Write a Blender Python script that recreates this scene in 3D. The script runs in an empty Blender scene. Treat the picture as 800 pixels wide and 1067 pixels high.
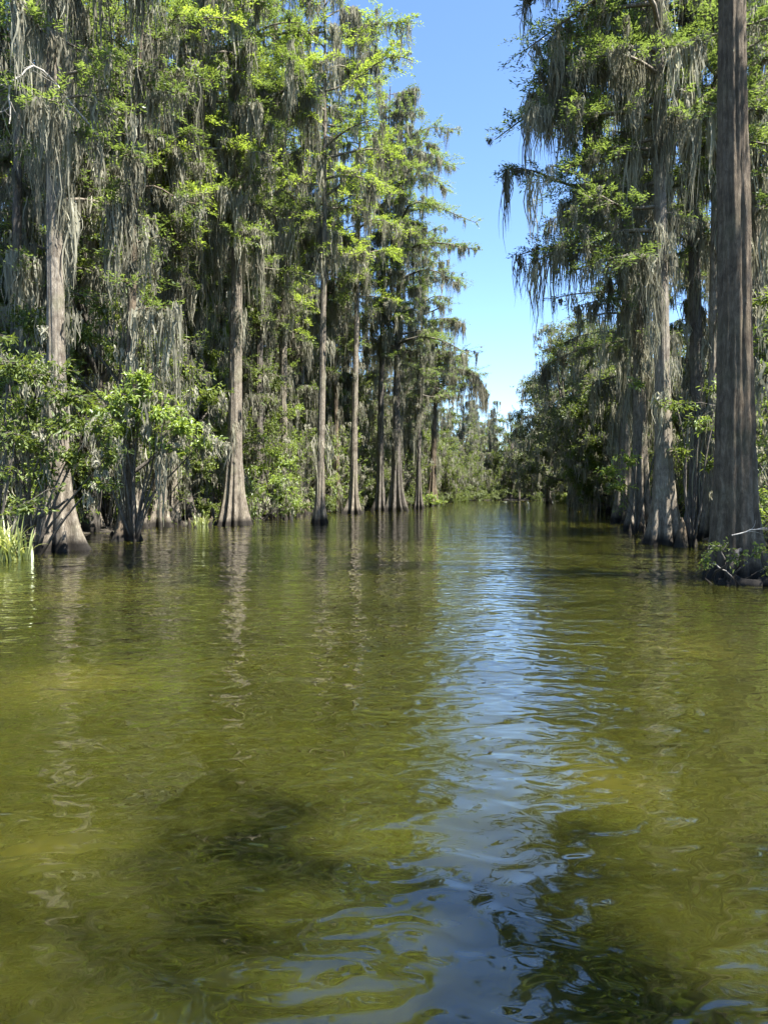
import bpy, math
import numpy as np
from math import radians as R, pi
rng = np.random.default_rng(11)
C = bpy.context.scene.collection
SC = bpy.context.scene
UP = np.array([0., 0., 1.])

# ------------------------------------------------------------------ helpers
def tag(o, label, cat, group=None, kind=None):
    if label: o['label'] = label
    if cat: o['category'] = cat
    if group: o['group'] = group
    if kind: o['kind'] = kind
    return o

def empty(name, loc, rz=0.0):
    o = bpy.data.objects.new(name, None); C.objects.link(o)
    o.location = loc; o.rotation_euler = (0, 0, rz); o.empty_display_size = .3
    return o

class MB:
    """collects quads; builds ONE mesh object"""
    def __init__(s): s.v = []; s.q = []; s.t = []; s.n = 0
    def add(s, v, q, t=None):
        v = np.asarray(v, float).reshape(-1, 3); q = np.asarray(q, int).reshape(-1, 4)
        s.v.append(v); s.q.append(q + s.n); s.n += len(v)
        s.t.append(np.full(len(q), .5) if t is None else np.broadcast_to(np.asarray(t, float), (len(q),)))
    def mesh(s, name, mat, smooth=True):
        v = np.concatenate(s.v); q = np.concatenate(s.q); t = np.concatenate(s.t)
        me = bpy.data.meshes.new(name)
        me.vertices.add(len(v)); me.vertices.foreach_set('co', v.astype(np.float32).ravel())
        me.loops.add(4 * len(q)); me.loops.foreach_set('vertex_index', q.astype(np.int32).ravel())
        me.polygons.add(len(q)); me.polygons.foreach_set('loop_start', np.arange(0, 4 * len(q), 4, dtype=np.int32))
        me.polygons.foreach_set('use_smooth', np.full(len(q), smooth))
        me.update(calc_edges=True)
        a = me.attributes.new('tint', 'FLOAT', 'FACE'); a.data.foreach_set('value', t.astype(np.float32))
        me.materials.append(mat)
        return me
    def build(s, name, mat, parent=None, smooth=True):
        o = bpy.data.objects.new(name, s.mesh(name, mat, smooth)); C.objects.link(o); o.parent = parent
        return o

def nrm(a): return a / (np.linalg.norm(a, axis=-1, keepdims=True) + 1e-9)

def tube(mb, P, r, k=6, tint=.5, prof=None):
    P = np.asarray(P, float); n = len(P); r = np.broadcast_to(np.asarray(r, float), (n,))
    T = nrm(np.gradient(P, axis=0))
    ref = np.array([0, 0, 1.]) if abs(T[n // 2, 2]) < .8 else np.array([1., 0, 0])
    A = nrm(np.cross(T, ref)); B = np.cross(T, A)
    th = np.arange(k) * 2 * pi / k
    rr = r[:, None] * (np.ones((n, k)) if prof is None else prof)
    V = P[:, None] + rr[..., None] * (A[:, None] * np.cos(th)[None, :, None] + B[:, None] * np.sin(th)[None, :, None])
    i, j = np.meshgrid(np.arange(n - 1), np.arange(k), indexing='ij'); j2 = (j + 1) % k
    q = np.stack([i * k + j, (i + 1) * k + j, (i + 1) * k + j2, i * k + j2], -1).reshape(-1, 4)
    mb.add(V, q, tint)

def leaves(mb, p, d, n, l, w, t, fold=0.0):
    """diamond leaves. fold>0: folded along the midrib (two quads)"""
    d = nrm(d); s = nrm(np.cross(d, n)); n = np.cross(s, d)
    l = np.asarray(l)[:, None]; w = np.asarray(w)[:, None]
    N = len(p)
    if fold <= 0:
        V = np.stack([p, p + d * l * .45 + s * w * .5, p + d * l, p + d * l * .45 - s * w * .5], 1)
        mb.add(V, np.arange(4 * N).reshape(N, 4), t)
    else:
        z = n * w * fold
        V = np.stack([p, p + d * l * .3 + s * w * .48 + z, p + d * l * .72 + s * w * .36 + z - n * l * .05,
                      p + d * l - n * l * .14, p + d * l * .72 - s * w * .36 + z - n * l * .05, p + d * l * .3 - s * w * .48 + z], 1)
        b = np.arange(N)[:, None] * 6
        q = np.concatenate([b + [0, 1, 2, 3], b + [0, 3, 4, 5]], 0)
        mb.add(V, q, np.concatenate([t, t]))

def strands(mb, p, L, w, t, sway=.075, K=6):
    """hanging ribbons of moss, wavy and tapering"""
    N = len(p)
    if N == 0: return
    s = np.linspace(0, 1, K)[None, :]
    a = rng.uniform(0, pi, N)
    ax = np.stack([np.cos(a), np.sin(a), np.zeros(N)], -1)
    ph = rng.uniform(0, 6.28, (N, 2)); fr = rng.uniform(2, 9, (N, 2)); am = sway * rng.uniform(.3, 1.2, (N, 1)) * np.sqrt(np.asarray(L))[:, None]
    ox = am * (np.sin(ph[:, :1] + fr[:, :1] * s) - np.sin(ph[:, :1])); oy = am * (np.sin(ph[:, 1:] + fr[:, 1:] * s) - np.sin(ph[:, 1:]))
    c = np.stack([p[:, :1] + ox, p[:, 1:2] + oy, p[:, 2:3] - np.asarray(L)[:, None] * s], -1)
    ww = np.asarray(w)[:, None] * np.array([.55, 1., .85, .55, .12] if K == 5 else np.interp(np.linspace(0, 1, K), [0, .25, .5, .75, 1], [.55, 1, .85, .55, .12]))[None, :]
    V = np.stack([c - ax[:, None] * ww[..., None] * .5, c + ax[:, None] * ww[..., None] * .5], 2).reshape(-1, 3)
    b = (np.arange(N) * 2 * K)[:, None] + (np.arange(K - 1) * 2)[None, :]
    q = np.stack([b, b + 1, b + 3, b + 2], -1).reshape(-1, 4)
    mb.add(V, q, np.repeat(t, K - 1))

def beards(mb, o, L, w=.05, per=12, spread=.16):
    """clusters of strands that hang from points o; each cluster is longest at its middle"""
    o = np.asarray(o); N = len(o)
    if N == 0: return
    L = np.asarray(L)
    f = rng.uniform(0, 1, (N, per))
    rad = spread * np.sqrt(f) * ((0.6 + .5 * np.sqrt(L)) * rng.lognormal(-.1, .4, N))[:, None]; a = rng.uniform(0, 2 * pi, (N, per))
    P = o[:, None] + np.stack([rad * np.cos(a), rad * np.sin(a), rng.uniform(-.12, .08, (N, per)) * np.sqrt(L)[:, None]], -1)
    LL = L[:, None] * (1.05 - .75 * f) * rng.uniform(.55, 1.1, (N, per))
    t = np.clip(rng.uniform(0, 1, (N, 1)) * .75 + rng.uniform(0, .35, (N, per)), 0, 1)
    strands(mb, P.reshape(-1, 3), LL.ravel(), (w * rng.uniform(.3, 1.7, (N, per)) * rng.uniform(.7, 1.3, (N, 1))).ravel(), t.ravel())

# ------------------------------------------------------------------ materials
def new_mat(name):
    m = bpy.data.materials.new(name); m.use_nodes = True
    nt = m.node_tree; nt.nodes.clear()
    out = nt.nodes.new('ShaderNodeOutputMaterial')
    def N(t, **kw):
        n = nt.nodes.new('ShaderNode' + t)
        for k, v in kw.items():
            if k in n.inputs: n.inputs[k].default_value = v
            else: setattr(n, k, v)
        return n
    return m, N, (lambda a, b: nt.links.new(a, b)), out

def ramp(N, stops):
    r = N('ValToRGB'); e = r.color_ramp.elements
    while len(e) < len(stops): e.new(.5)
    for x, (p, c) in zip(e, stops): x.position = p; x.color = (*c, 1)
    return r

def leaf_mat(name, stops, trans=.45, tcol=(1.4, 1.38, .75), gloss=.04, rough=.45):
    m, N, ln, out = new_mat(name)
    at = N('Attribute', attribute_name='tint'); oi = N('ObjectInfo')
    r = ramp(N, stops)
    ma = N('Math', operation='MULTIPLY_ADD'); ma.inputs[1].default_value = .22; ln(oi.outputs['Random'], ma.inputs[0])
    sb = N('Math', operation='SUBTRACT'); ln(at.outputs['Fac'], sb.inputs[0]); sb.inputs[1].default_value = .11
    ln(sb.outputs[0], ma.inputs[2]); ln(ma.outputs[0], r.inputs[0])
    d = N('BsdfDiffuse'); t = N('BsdfTranslucent'); g = N('BsdfGlossy', Roughness=rough)
    g.inputs['Color'].default_value = (.9, .95, 1, 1)
    mx = N('Mix', data_type='RGBA', blend_type='MULTIPLY'); mx.inputs[0].default_value = 1
    ln(r.outputs[0], mx.inputs[6]); mx.inputs[7].default_value = (*tcol, 1); mx.clamp_result = True
    ln(r.outputs[0], d.inputs[0]); ln(mx.outputs[2], t.inputs[0])
    a = N('MixShader'); a.inputs[0].default_value = trans; ln(d.outputs[0], a.inputs[1]); ln(t.outputs[0], a.inputs[2])
    b = N('MixShader'); b.inputs[0].default_value = gloss; ln(a.outputs[0], b.inputs[1]); ln(g.outputs[0], b.inputs[2])
    ln(b.outputs[0], out.inputs[0])
    return m

def bark_mat(name, dark, mid, pale, wet=(.018, .015, .012), zs=.5, green=.25):
    m, N, ln, out = new_mat(name)
    tc = N('TexCoord')
    mp = N('Mapping'); mp.inputs['Scale'].default_value = (1, 1, .24); ln(tc.outputs['Object'], mp.inputs[0])
    n1 = N('TexNoise', Scale=11, Detail=10, Roughness=.78, Distortion=1.2); ln(mp.outputs[0], n1.inputs[0])
    n2 = N('TexNoise', Scale=1.1, Detail=4); ln(tc.outputs['Object'], n2.inputs[0])
    n3 = N('TexNoise', Scale=45, Detail=3); ln(mp.outputs[0], n3.inputs[0])
    r = ramp(N, [(.30, dark), (.5, mid), (.70, pale)]); ln(n1.outputs[0], r.inputs[0])
    # lichen / algae patches
    n4 = N('TexNoise', Scale=2.6, Detail=5, Roughness=.7); ln(tc.outputs['Object'], n4.inputs[0])
    pr = ramp(N, [(.32, (.55, .52, .50)), (.5, (.95, .95, .95)), (.68, (1.3, 1.28, 1.25))]); ln(n4.outputs[0], pr.inputs[0])
    pm = N('Mix', data_type='RGBA', blend_type='MULTIPLY'); pm.inputs[0].default_value = 1; ln(r.outputs[0], pm.inputs[6]); ln(pr.outputs[0], pm.inputs[7])
    lr = ramp(N, [(.52, (0, 0, 0)), (.66, (green,) * 3)]); ln(n2.outputs[0], lr.inputs[0])
    mx = N('Mix', data_type='RGBA'); ln(lr.outputs[0], mx.inputs[0]); ln(pm.outputs[2], mx.inputs[6]); mx.inputs[7].default_value = (.15, .16, .08, 1)
    # wet tide line just above the water
    geo = N('NewGeometry'); sx = N('SeparateXYZ'); ln(geo.outputs['Position'], sx.inputs[0])
    ad = N('Math', operation='MULTIPLY_ADD'); ln(n2.outputs[0], ad.inputs[0]); ad.inputs[1].default_value = -.35; ln(sx.outputs['Z'], ad.inputs[2])
    wr = ramp(N, [(.0, (1, 1, 1)), (.30, (0, 0, 0))]); ln(ad.outputs[0], wr.inputs[0])
    mw = N('Mix', data_type='RGBA'); ln(wr.outputs[0], mw.inputs[0]); ln(mx.outputs[2], mw.inputs[6]); mw.inputs[7].default_value = (*wet, 1)
    p = N('BsdfPrincipled', Roughness=.85); ln(mw.outputs[2], p.inputs['Base Color'])
    p.inputs['Specular IOR Level'].default_value = .25
    b1 = N('Bump', Strength=.8, Distance=.04); ln(n1.outputs[0], b1.inputs['Height'])
    b2 = N('Bump', Strength=.5, Distance=.015); ln(n3.outputs[0], b2.inputs['Height']); ln(b1.outputs[0], b2.inputs['Normal'])
    ln(b2.outputs[0], p.inputs['Normal']); ln(p.outputs[0], out.inputs[0])
    return m

M = {}
M['cypress'] = leaf_mat('cypress_leaf', [(0, (.068, .100, .036)), (.5, (.132, .185, .058)), (1, (.210, .278, .090))], .48)
M['fresh'] = leaf_mat('fresh_leaf', [(0, (.105, .15, .036)), (.5, (.205, .278, .058)), (1, (.32, .40, .09))], .52)
M['broad'] = leaf_mat('broad_leaf', [(0, (.055, .078, .024)), (.5, (.125, .165, .040)), (1, (.22, .27, .06))], .45, gloss=.02, rough=.5)
M['oak'] = leaf_mat('oak_leaf', [(0, (.065, .085, .035)), (.5, (.13, .160, .06)), (1, (.20, .235, .09))], .4, gloss=.03, rough=.5)
M['moss'] = leaf_mat('hanging_moss', [(0, (.11, .105, .08)), (.5, (.235, .225, .172)), (1, (.40, .385, .30))], .40, tcol=(1.15, 1.15, 1.0), gloss=.0)
M['sword'] = leaf_mat('sword_leaf', [(0, (.14, .18, .05)), (.5, (.30, .34, .12)), (1, (.46, .46, .24))], .4, gloss=.06)
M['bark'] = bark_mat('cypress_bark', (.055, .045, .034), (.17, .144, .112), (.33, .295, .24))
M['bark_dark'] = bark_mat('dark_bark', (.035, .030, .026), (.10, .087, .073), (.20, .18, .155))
M['bark_brown'] = bark_mat('brown_bark', (.038, .028, .019), (.105, .080, .054), (.20, .16, .115), green=.15)
M['twig'] = bark_mat('dead_twig', (.22, .20, .17), (.40, .37, .33), (.58, .55, .50), green=.1)

# ------------------------------------------------------------------ the channel
YL = np.array([-80, -10, 12, 22, 27, 38, 45, 56, 64, 82, 100, 122, 140])
XL = np.array([-60, -17, -12.5, -11.0, -10.2, -8.6, -6.0, -4.6, -1.8, 3.6, 9.0, 15.0, 18])
YR = np.array([-80, -10, 8, 14.8, 24.6, 33, 45, 61, 82, 100, 122, 140])
XR = np.array([60, 22, 11.5, 7.6, 9.8, 11.4, 14.2, 18.4, 21.0, 22.6, 25, 27])
def wob(x, y): return .45 * np.sin(.9 * y + .3 * x) + .3 * np.sin(2.3 * y + 1.1 + .7 * x) + .2 * np.sin(4.1 * y - 1.7 * x)
def land(x, y):
    """signed distance to the bank, positive on land"""
    d = np.maximum(np.interp(y, YL, XL) - x, x - np.interp(y, YR, XR))
    return np.maximum(d - 1.3, (y - 124) * .8) + wob(x, y)
def hgt(x, y):
    s = np.clip((land(x, y) + 1.4) / 2.6, 0, 1); s = s * s * (3 - 2 * s)
    far = np.clip((land(x, y) - 3) / 60, 0, 1)
    return -.95 + 1.03 * s + .10 * np.sin(1.7 * x + .6 * y) * np.sin(1.3 * y - .4 * x) * s + .9 * far
def base_z(x, y): return max(-.35, float(hgt(np.array(x), np.array(y))) - .12)
F = 780.0; HOR = 510.0; CAMH = 1.8
def at(px, yb):
    D = CAMH * F / (yb - HOR); return (px - 400) / F * D, D

# ground: one sheet under the water and out past the horizon
gx = np.unique(np.concatenate([np.linspace(-900, -60, 15), np.linspace(-60, -24, 25), np.linspace(-24, 34, 150), np.linspace(34, 70, 25), np.linspace(70, 900, 15)]))
gy = np.unique(np.concatenate([np.linspace(-900, -40, 14), np.linspace(-40, 4, 30), np.linspace(4, 75, 170), np.linspace(75, 150, 90), np.linspace(150, 1200, 16)]))
X, Y = np.meshgrid(gx, gy); Z = hgt(X, Y)
nx, ny = len(gx), len(gy)
i, j = np.meshgrid(np.arange(ny - 1), np.arange(nx - 1), indexing='ij')
g = MB(); g.add(np.stack([X, Y, Z], -1), np.stack([i * nx + j, i * nx + j + 1, (i + 1) * nx + j + 1, (i + 1) * nx + j], -1).reshape(-1, 4))
m, N, ln, out = new_mat('swamp_soil')
tc = N('TexCoord'); n1 = N('TexNoise', Scale=1.4, Detail=8, Roughness=.7); ln(tc.outputs['Object'], n1.inputs[0])
r = ramp(N, [(.3, (.012, .010, .007)), (.5, (.030, .024, .016)), (.72, (.065, .05, .032))]); ln(n1.outputs[0], r.inputs[0])
p = N('BsdfPrincipled', Roughness=.9); ln(r.outputs[0], p.inputs['Base Color'])
n2 = N('TexNoise', Scale=9, Detail=6); ln(tc.outputs['Object'], n2.inputs[0]); b = N('Bump', Strength=1, Distance=.12); ln(n2.outputs[0], b.inputs['Height'])
ln(b.outputs[0], p.inputs['Normal']); ln(p.outputs[0], out.inputs[0])
tag(g.build('ground', m), 'dark muddy swamp bank along both sides of the channel', 'ground', kind='structure')

# water: green, silty, rippled
m, N, ln, out = new_mat('silty_water')
tc = N('TexCoord')
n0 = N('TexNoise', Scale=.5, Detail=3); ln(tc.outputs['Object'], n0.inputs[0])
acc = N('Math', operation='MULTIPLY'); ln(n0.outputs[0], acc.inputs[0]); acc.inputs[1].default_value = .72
for (cx_, cy_, rx_, ry_, a_) in ((1.35, 4.6, .95, 1.5, .55), (-2.9, 6.9, 2.0, 1.8, .55), (-1.75, 3.7, 1.0, .9, .45), (3.6, 8.5, 2.0, 3.0, .35), (-5.5, 13., 4.0, 4.5, .40),  (2.5, 20., 6, 7, .22), (3.2, 3.6, .8, 1.2, .3)):  # sunlit patches on the water, painted into its colour as paler ellipses
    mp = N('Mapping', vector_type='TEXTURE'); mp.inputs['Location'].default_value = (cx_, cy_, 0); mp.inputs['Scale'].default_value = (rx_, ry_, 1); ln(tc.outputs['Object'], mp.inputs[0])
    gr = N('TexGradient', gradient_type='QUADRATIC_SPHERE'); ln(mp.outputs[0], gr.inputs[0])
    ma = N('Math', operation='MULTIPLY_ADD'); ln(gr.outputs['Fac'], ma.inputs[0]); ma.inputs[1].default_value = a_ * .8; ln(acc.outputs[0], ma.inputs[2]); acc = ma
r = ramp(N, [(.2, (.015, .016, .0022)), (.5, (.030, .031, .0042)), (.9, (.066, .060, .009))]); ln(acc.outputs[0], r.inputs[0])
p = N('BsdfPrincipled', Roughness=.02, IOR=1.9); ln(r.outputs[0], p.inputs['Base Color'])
p.inputs['Specular IOR Level'].default_value = .5
p.inputs['Subsurface Weight'].default_value = 1.0
p.inputs['Subsurface Radius'].default_value = (1.0, .9, .35); p.inputs['Subsurface Scale'].default_value = 1.6
def wave(scale, sx, sy, det, dist, rough=.5, rot=0., prev=None, distort=0.):
    mp = N('Mapping'); mp.inputs['Scale'].default_value = (sx, sy, 1); mp.inputs['Rotation'].default_value = (0, 0, rot); ln(tc.outputs['Object'], mp.inputs[0])
    n = N('TexNoise', Scale=scale, Detail=det, Roughness=rough, Distortion=distort); ln(mp.outputs[0], n.inputs[0])
    b = N('Bump', Strength=1, Distance=dist); ln(n.outputs[0], b.inputs['Height'])
    if prev: ln(prev.outputs[0], b.inputs['Normal'])
    return b
w = wave(.45, .7, 1.0, 1, .06, rot=.2)
w = wave(1.7, .6, 1.0, .6, .030, rot=-.15, prev=w, distort=.6)
w = wave(4.6, .7, 1.1, .5, .0145, rot=.3, prev=w, distort=1.0)
w = wave(13., .8, 1.0, 0, .0018, rot=-.3, prev=w)
ln(w.outputs[0], p.inputs['Normal']); ln(p.outputs[0], out.inputs[0])
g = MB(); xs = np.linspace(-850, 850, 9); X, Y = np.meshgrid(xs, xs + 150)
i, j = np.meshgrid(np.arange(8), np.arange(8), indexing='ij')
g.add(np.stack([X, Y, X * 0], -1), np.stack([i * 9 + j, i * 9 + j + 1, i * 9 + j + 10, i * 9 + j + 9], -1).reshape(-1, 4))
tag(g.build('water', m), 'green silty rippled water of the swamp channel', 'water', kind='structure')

# ------------------------------------------------------------------ trees
def trunk_into(mb, H, r, flare, hf, lean, nfl, top=.12, k=36, seed=0, bend=.15, rough=.04):
    q = np.random.default_rng(seed)
    z = np.concatenate([np.linspace(0, 3.2, 24), np.linspace(3.45, H, 70 if k > 40 else 40)]); s = z / H
    ph = q.uniform(0, 6.28, 6)
    cx = lean[0] * s ** 1.15 + bend * np.sin(ph[0] + 3.1 * s) - bend * np.sin(ph[0]); cy = lean[1] * s ** 1.15 + bend * np.sin(ph[1] + 2.7 * s) - bend * np.sin(ph[1])
    th = np.arange(k) * 2 * pi / k
    e = np.exp(-z / hf)[:, None]; e2 = np.exp(-z / (hf * 1.7))[:, None]
    lob = np.abs(np.cos(.5 * nfl * th + ph[2] + .5 * np.sin(2 * th + ph[3])))[None] ** 1.0
    lob2 = np.sin(th * 2 + ph[4])[None]
    rad = r * (1 - (1 - top) * s[:, None] ** 1.1) * (1 + .14 * (lob - .6) * np.exp(-z / 4)[:, None]) + flare * e * (.06 + 1.35 * lob ** 1.7 + (.32 * lob2 + .2 * np.sin(th * 3 + ph[0])[None]) * lob) + .28 * flare * e2 * lob
    rad = rad * (1 + rough * np.sin(9 * th[None] + 1.3 * np.sin(z[:, None] * .8) + ph[5]) + rough * .7 * np.sin(17 * th[None] - z[:, None] * .35))
    for _ in range(14):
        kf = q.integers(7, 40); fz = q.uniform(.5, 4.0)
        rad = rad * (1 + rough * .22 * np.sin(kf * th[None] + 2.2 * np.sin(fz * z[:, None] + q.uniform(0, 6)) + q.uniform(0, 6)) * (.5 + .5 * np.sin(fz * 1.7 * z[:, None] + 2 * th[None] + q.uniform(0, 6))))
    V = np.stack([cx[:, None] + rad * np.cos(th), cy[:, None] + rad * np.sin(th), np.repeat(z[:, None], k, 1)], -1)
    n = len(z); i, j = np.meshgrid(np.arange(n - 1), np.arange(k), indexing='ij'); j2 = (j + 1) % k
    mb.add(V, np.stack([i * k + j, i * k + j2, (i + 1) * k + j2, (i + 1) * k + j], -1).reshape(-1, 4))
    def center(zz): return np.array([np.interp(zz, z, cx), np.interp(zz, z, cy), zz])
    def radius(zz): return float(np.interp(zz, z, rad.mean(1)))
    return center, radius

def cypress(name, x, y, H=30, r=.35, flare=.5, hf=.8, lean=(0, 0), z0=9, nlimb=46, limb=3.6, bend=.15, rough=.04, k=72, bias=None, bias_f=.28, leaf=1.0, moss=1.0,
            tmoss=1.0, bark='bark', leafm='cypress', nfl=8, seed=1, fine=1.0, mossL=1.0, limbs=None, topw=.5, rise=.14, z=None, rz=0.0, crown_from=0.0, leafw=1.0):
    """a bald cypress: fluted trunk with limbs (one mesh), crown of feathery sprays, hanging moss"""
    global rng
    keep = rng; rng = np.random.default_rng(seed * 7 + 3)
    root = empty(name, (x, y, base_z(x, y) if z is None else z), rz)
    tk = MB(); cr = MB(); ms = MB()
    cen, radf = trunk_into(tk, H, r, flare, hf, lean, nfl, seed=seed, bend=bend, rough=rough, k=k)
    mo, mL = [], []
    spec = []
    if nlimb:
        zz = z0 + (H - z0 - .4) * (np.arange(nlimb) + rng.uniform(0, .9, nlimb)) / nlimb
        az = np.arange(nlimb) * 2.399 + rng.uniform(-.5, .5, nlimb)
        for a, b in zip(zz, az):
            s = (a - z0) / (H - z0)
            L = limb * (np.interp(s, [0, .3, .7, 1], [.7, 1, 1, topw])) * np.clip(rng.lognormal(-.08, .42), .3, 1.6)
            if bias is not None: L *= 1 + bias_f * math.cos(b - bias)
            spec.append((a, b, L, rise + .4 * s + rng.uniform(-.3, .35)))
    spec += [(a, b, L * .76, ri) for (a, b, L, ri) in (limbs or [])]
    BP, BD, BL, BT = [], [], [], []         # branchlets
    for (a, b, L, ri) in spec:
        o = cen(a); dh = np.array([math.cos(b), math.sin(b), 0.]); sd = np.array([-dh[1], dh[0], 0.])
        t = np.linspace(0, 1, 8); wv = rng.uniform(-.3, .3, 2) * np.array([1.3, 1]) * L * .22; f2 = rng.uniform(3, 7)
        P = o + L * (t[:, None] * dh + (wv[0] * np.sin(t * 4))[:, None] * sd) + (L * (ri * t - (.22 + max(ri, 0) * .3) * t ** 2.2) + wv[1] * (np.sin(t * f2)))[:, None] * UP
        r0 = min(.018 * L + .012, radf(a) * .6 + .01)
        tube(tk, P, r0 * (1 - .85 * t) + .006, 5)
        nb = max(5, int(L * 5.0 * fine))
        tb = np.sort(rng.uniform(.22, 1.0, nb)); side = np.where(np.arange(nb) % 2 == 0, 1, -1)
        bp = np.stack([np.interp(tb, t, P[:, c]) for c in range(3)], -1)
        ang = side * rng.uniform(.25, 1.35, nb)
        bd = dh * np.cos(ang)[:, None] + sd * np.sin(ang)[:, None] + UP * rng.normal(.02, .3, nb)[:, None]
        bl = (.4 + .40 * L * (1.05 - tb)) * rng.lognormal(0, .35, nb)
        bl = np.clip(bl, .25, 2.1)
        BP.append(bp); BD.append(nrm(bd)); BL.append(bl); BT.append(np.full(nb, rng.uniform(.25, .75)) if a >= crown_from else np.full(nb, -1.))
        # moss along the limb
        mk_ = min(3.2, rng.lognormal(-.55, .95)); nm = rng.poisson(L * 3.0 * moss * mk_)
        if nm:
            tm = rng.uniform(.08, 1, nm) ** .85
            mo.append(np.stack([np.interp(tm, t, P[:, c]) for c in range(3)], -1)); mL.append(rng.lognormal(.0, .65, nm) * mossL * (.7 + .3 * mk_)); 
    if BP:
        BP, BD, BL, BT = map(np.concatenate, (BP, BD, BL, BT))
        # branchlet wood: thin ribbons as 3-sided tubes, vectorised in one go
        n = len(BP); K = 4; t = np.linspace(0, 1, K)
        pts = BP[:, None] + BD[:, None] * (BL[:, None] * t)[..., None] - UP * (.18 * BL[:, None] * t ** 2)[..., None]
        A = nrm(np.cross(BD, UP)); B = np.cross(A, BD); th = np.arange(3) * 2 * pi / 3
        rr = (.012 * (1 - .7 * t))[None, :, None, None]
        V = pts[:, :, None] + rr * (A[:, None, None] * np.cos(th)[None, None, :, None] + B[:, None, None] * np.sin(th)[None, None, :, None])
        bi = (np.arange(n) * K * 3)[:, None, None] + (np.arange(K - 1) * 3)[None, :, None] + np.arange(3)[None, None]; j2 = (np.arange(3) + 1) % 3
        bj = (np.arange(n) * K * 3)[:, None, None] + (np.arange(K - 1) * 3)[None, :, None] + j2[None, None]
        tk.add(V, np.stack([bi, bi + 3, bj + 3, bj], -1).reshape(-1, 4))
        # sprays
        ok = BT >= 0
        per = rng.poisson(np.clip(BL * 52 * leaf * fine, 4, 140)) * ok
        idx = np.repeat(np.arange(n), per); tt = rng.uniform(.1, 1.03, len(idx))
        lp = BP[idx] + BD[idx] * (BL[idx] * tt)[:, None] - UP * (.18 * BL[idx] * tt ** 2)[:, None] + rng.normal(0, .07, (len(idx), 3))
        sdv = nrm(np.cross(BD[idx], UP)) * rng.choice([-1, 1], len(idx))[:, None]
        ld = BD[idx] * .75 + sdv * rng.uniform(.3, 1.1, len(idx))[:, None] + UP * rng.normal(-.05, .28, len(idx))[:, None]
        ln_ = UP + rng.normal(0, .33, (len(idx), 3))
        l = rng.uniform(.08, .22, len(idx)) / math.sqrt(fine); wd = l * rng.uniform(.2, .42, len(idx)) * leafw
        leaves(cr, lp, ld, ln_, l, wd, np.clip(BT[idx] + rng.normal(0, .2, len(idx)), 0, 1))
        nm = int(n * .26 * moss)
        if nm:
            k = rng.choice(n, nm); tm = rng.uniform(.1, .95, nm)
            mo.append(BP[k] + BD[k] * (BL[k] * tm)[:, None] - UP * (.18 * BL[k] * tm ** 2)[:, None]); mL.append(rng.lognormal(-.45, .6, nm) * mossL)
    # moss draped on the trunk and on short dead stubs
    nt_ = int(75 * tmoss)
    if nt_:
        zt = rng.uniform(4.5, H * .9, nt_); a = rng.uniform(0, 2 * pi, nt_)
        off = np.array([radf(q) for q in zt]) + rng.uniform(.02, .35, nt_)
        c = np.stack([cen(q) for q in zt]); c[:, 0] += off * np.cos(a); c[:, 1] += off * np.sin(a)
        mo.append(c); mL.append(rng.lognormal(.45, .5, nt_) * mossL)
    tk.build('trunk', M[bark], root)
    if cr.n: cr.build('crown', M[leafm], root, smooth=False)
    if mo:
        beards(ms, np.concatenate(mo), np.clip(np.concatenate(mL), .15, 4.5), w=.046 / fine ** .7, per=int(22 * fine))
        ms.build('hanging_moss', M['moss'], root, smooth=False)
    rng = keep
    return root

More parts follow.
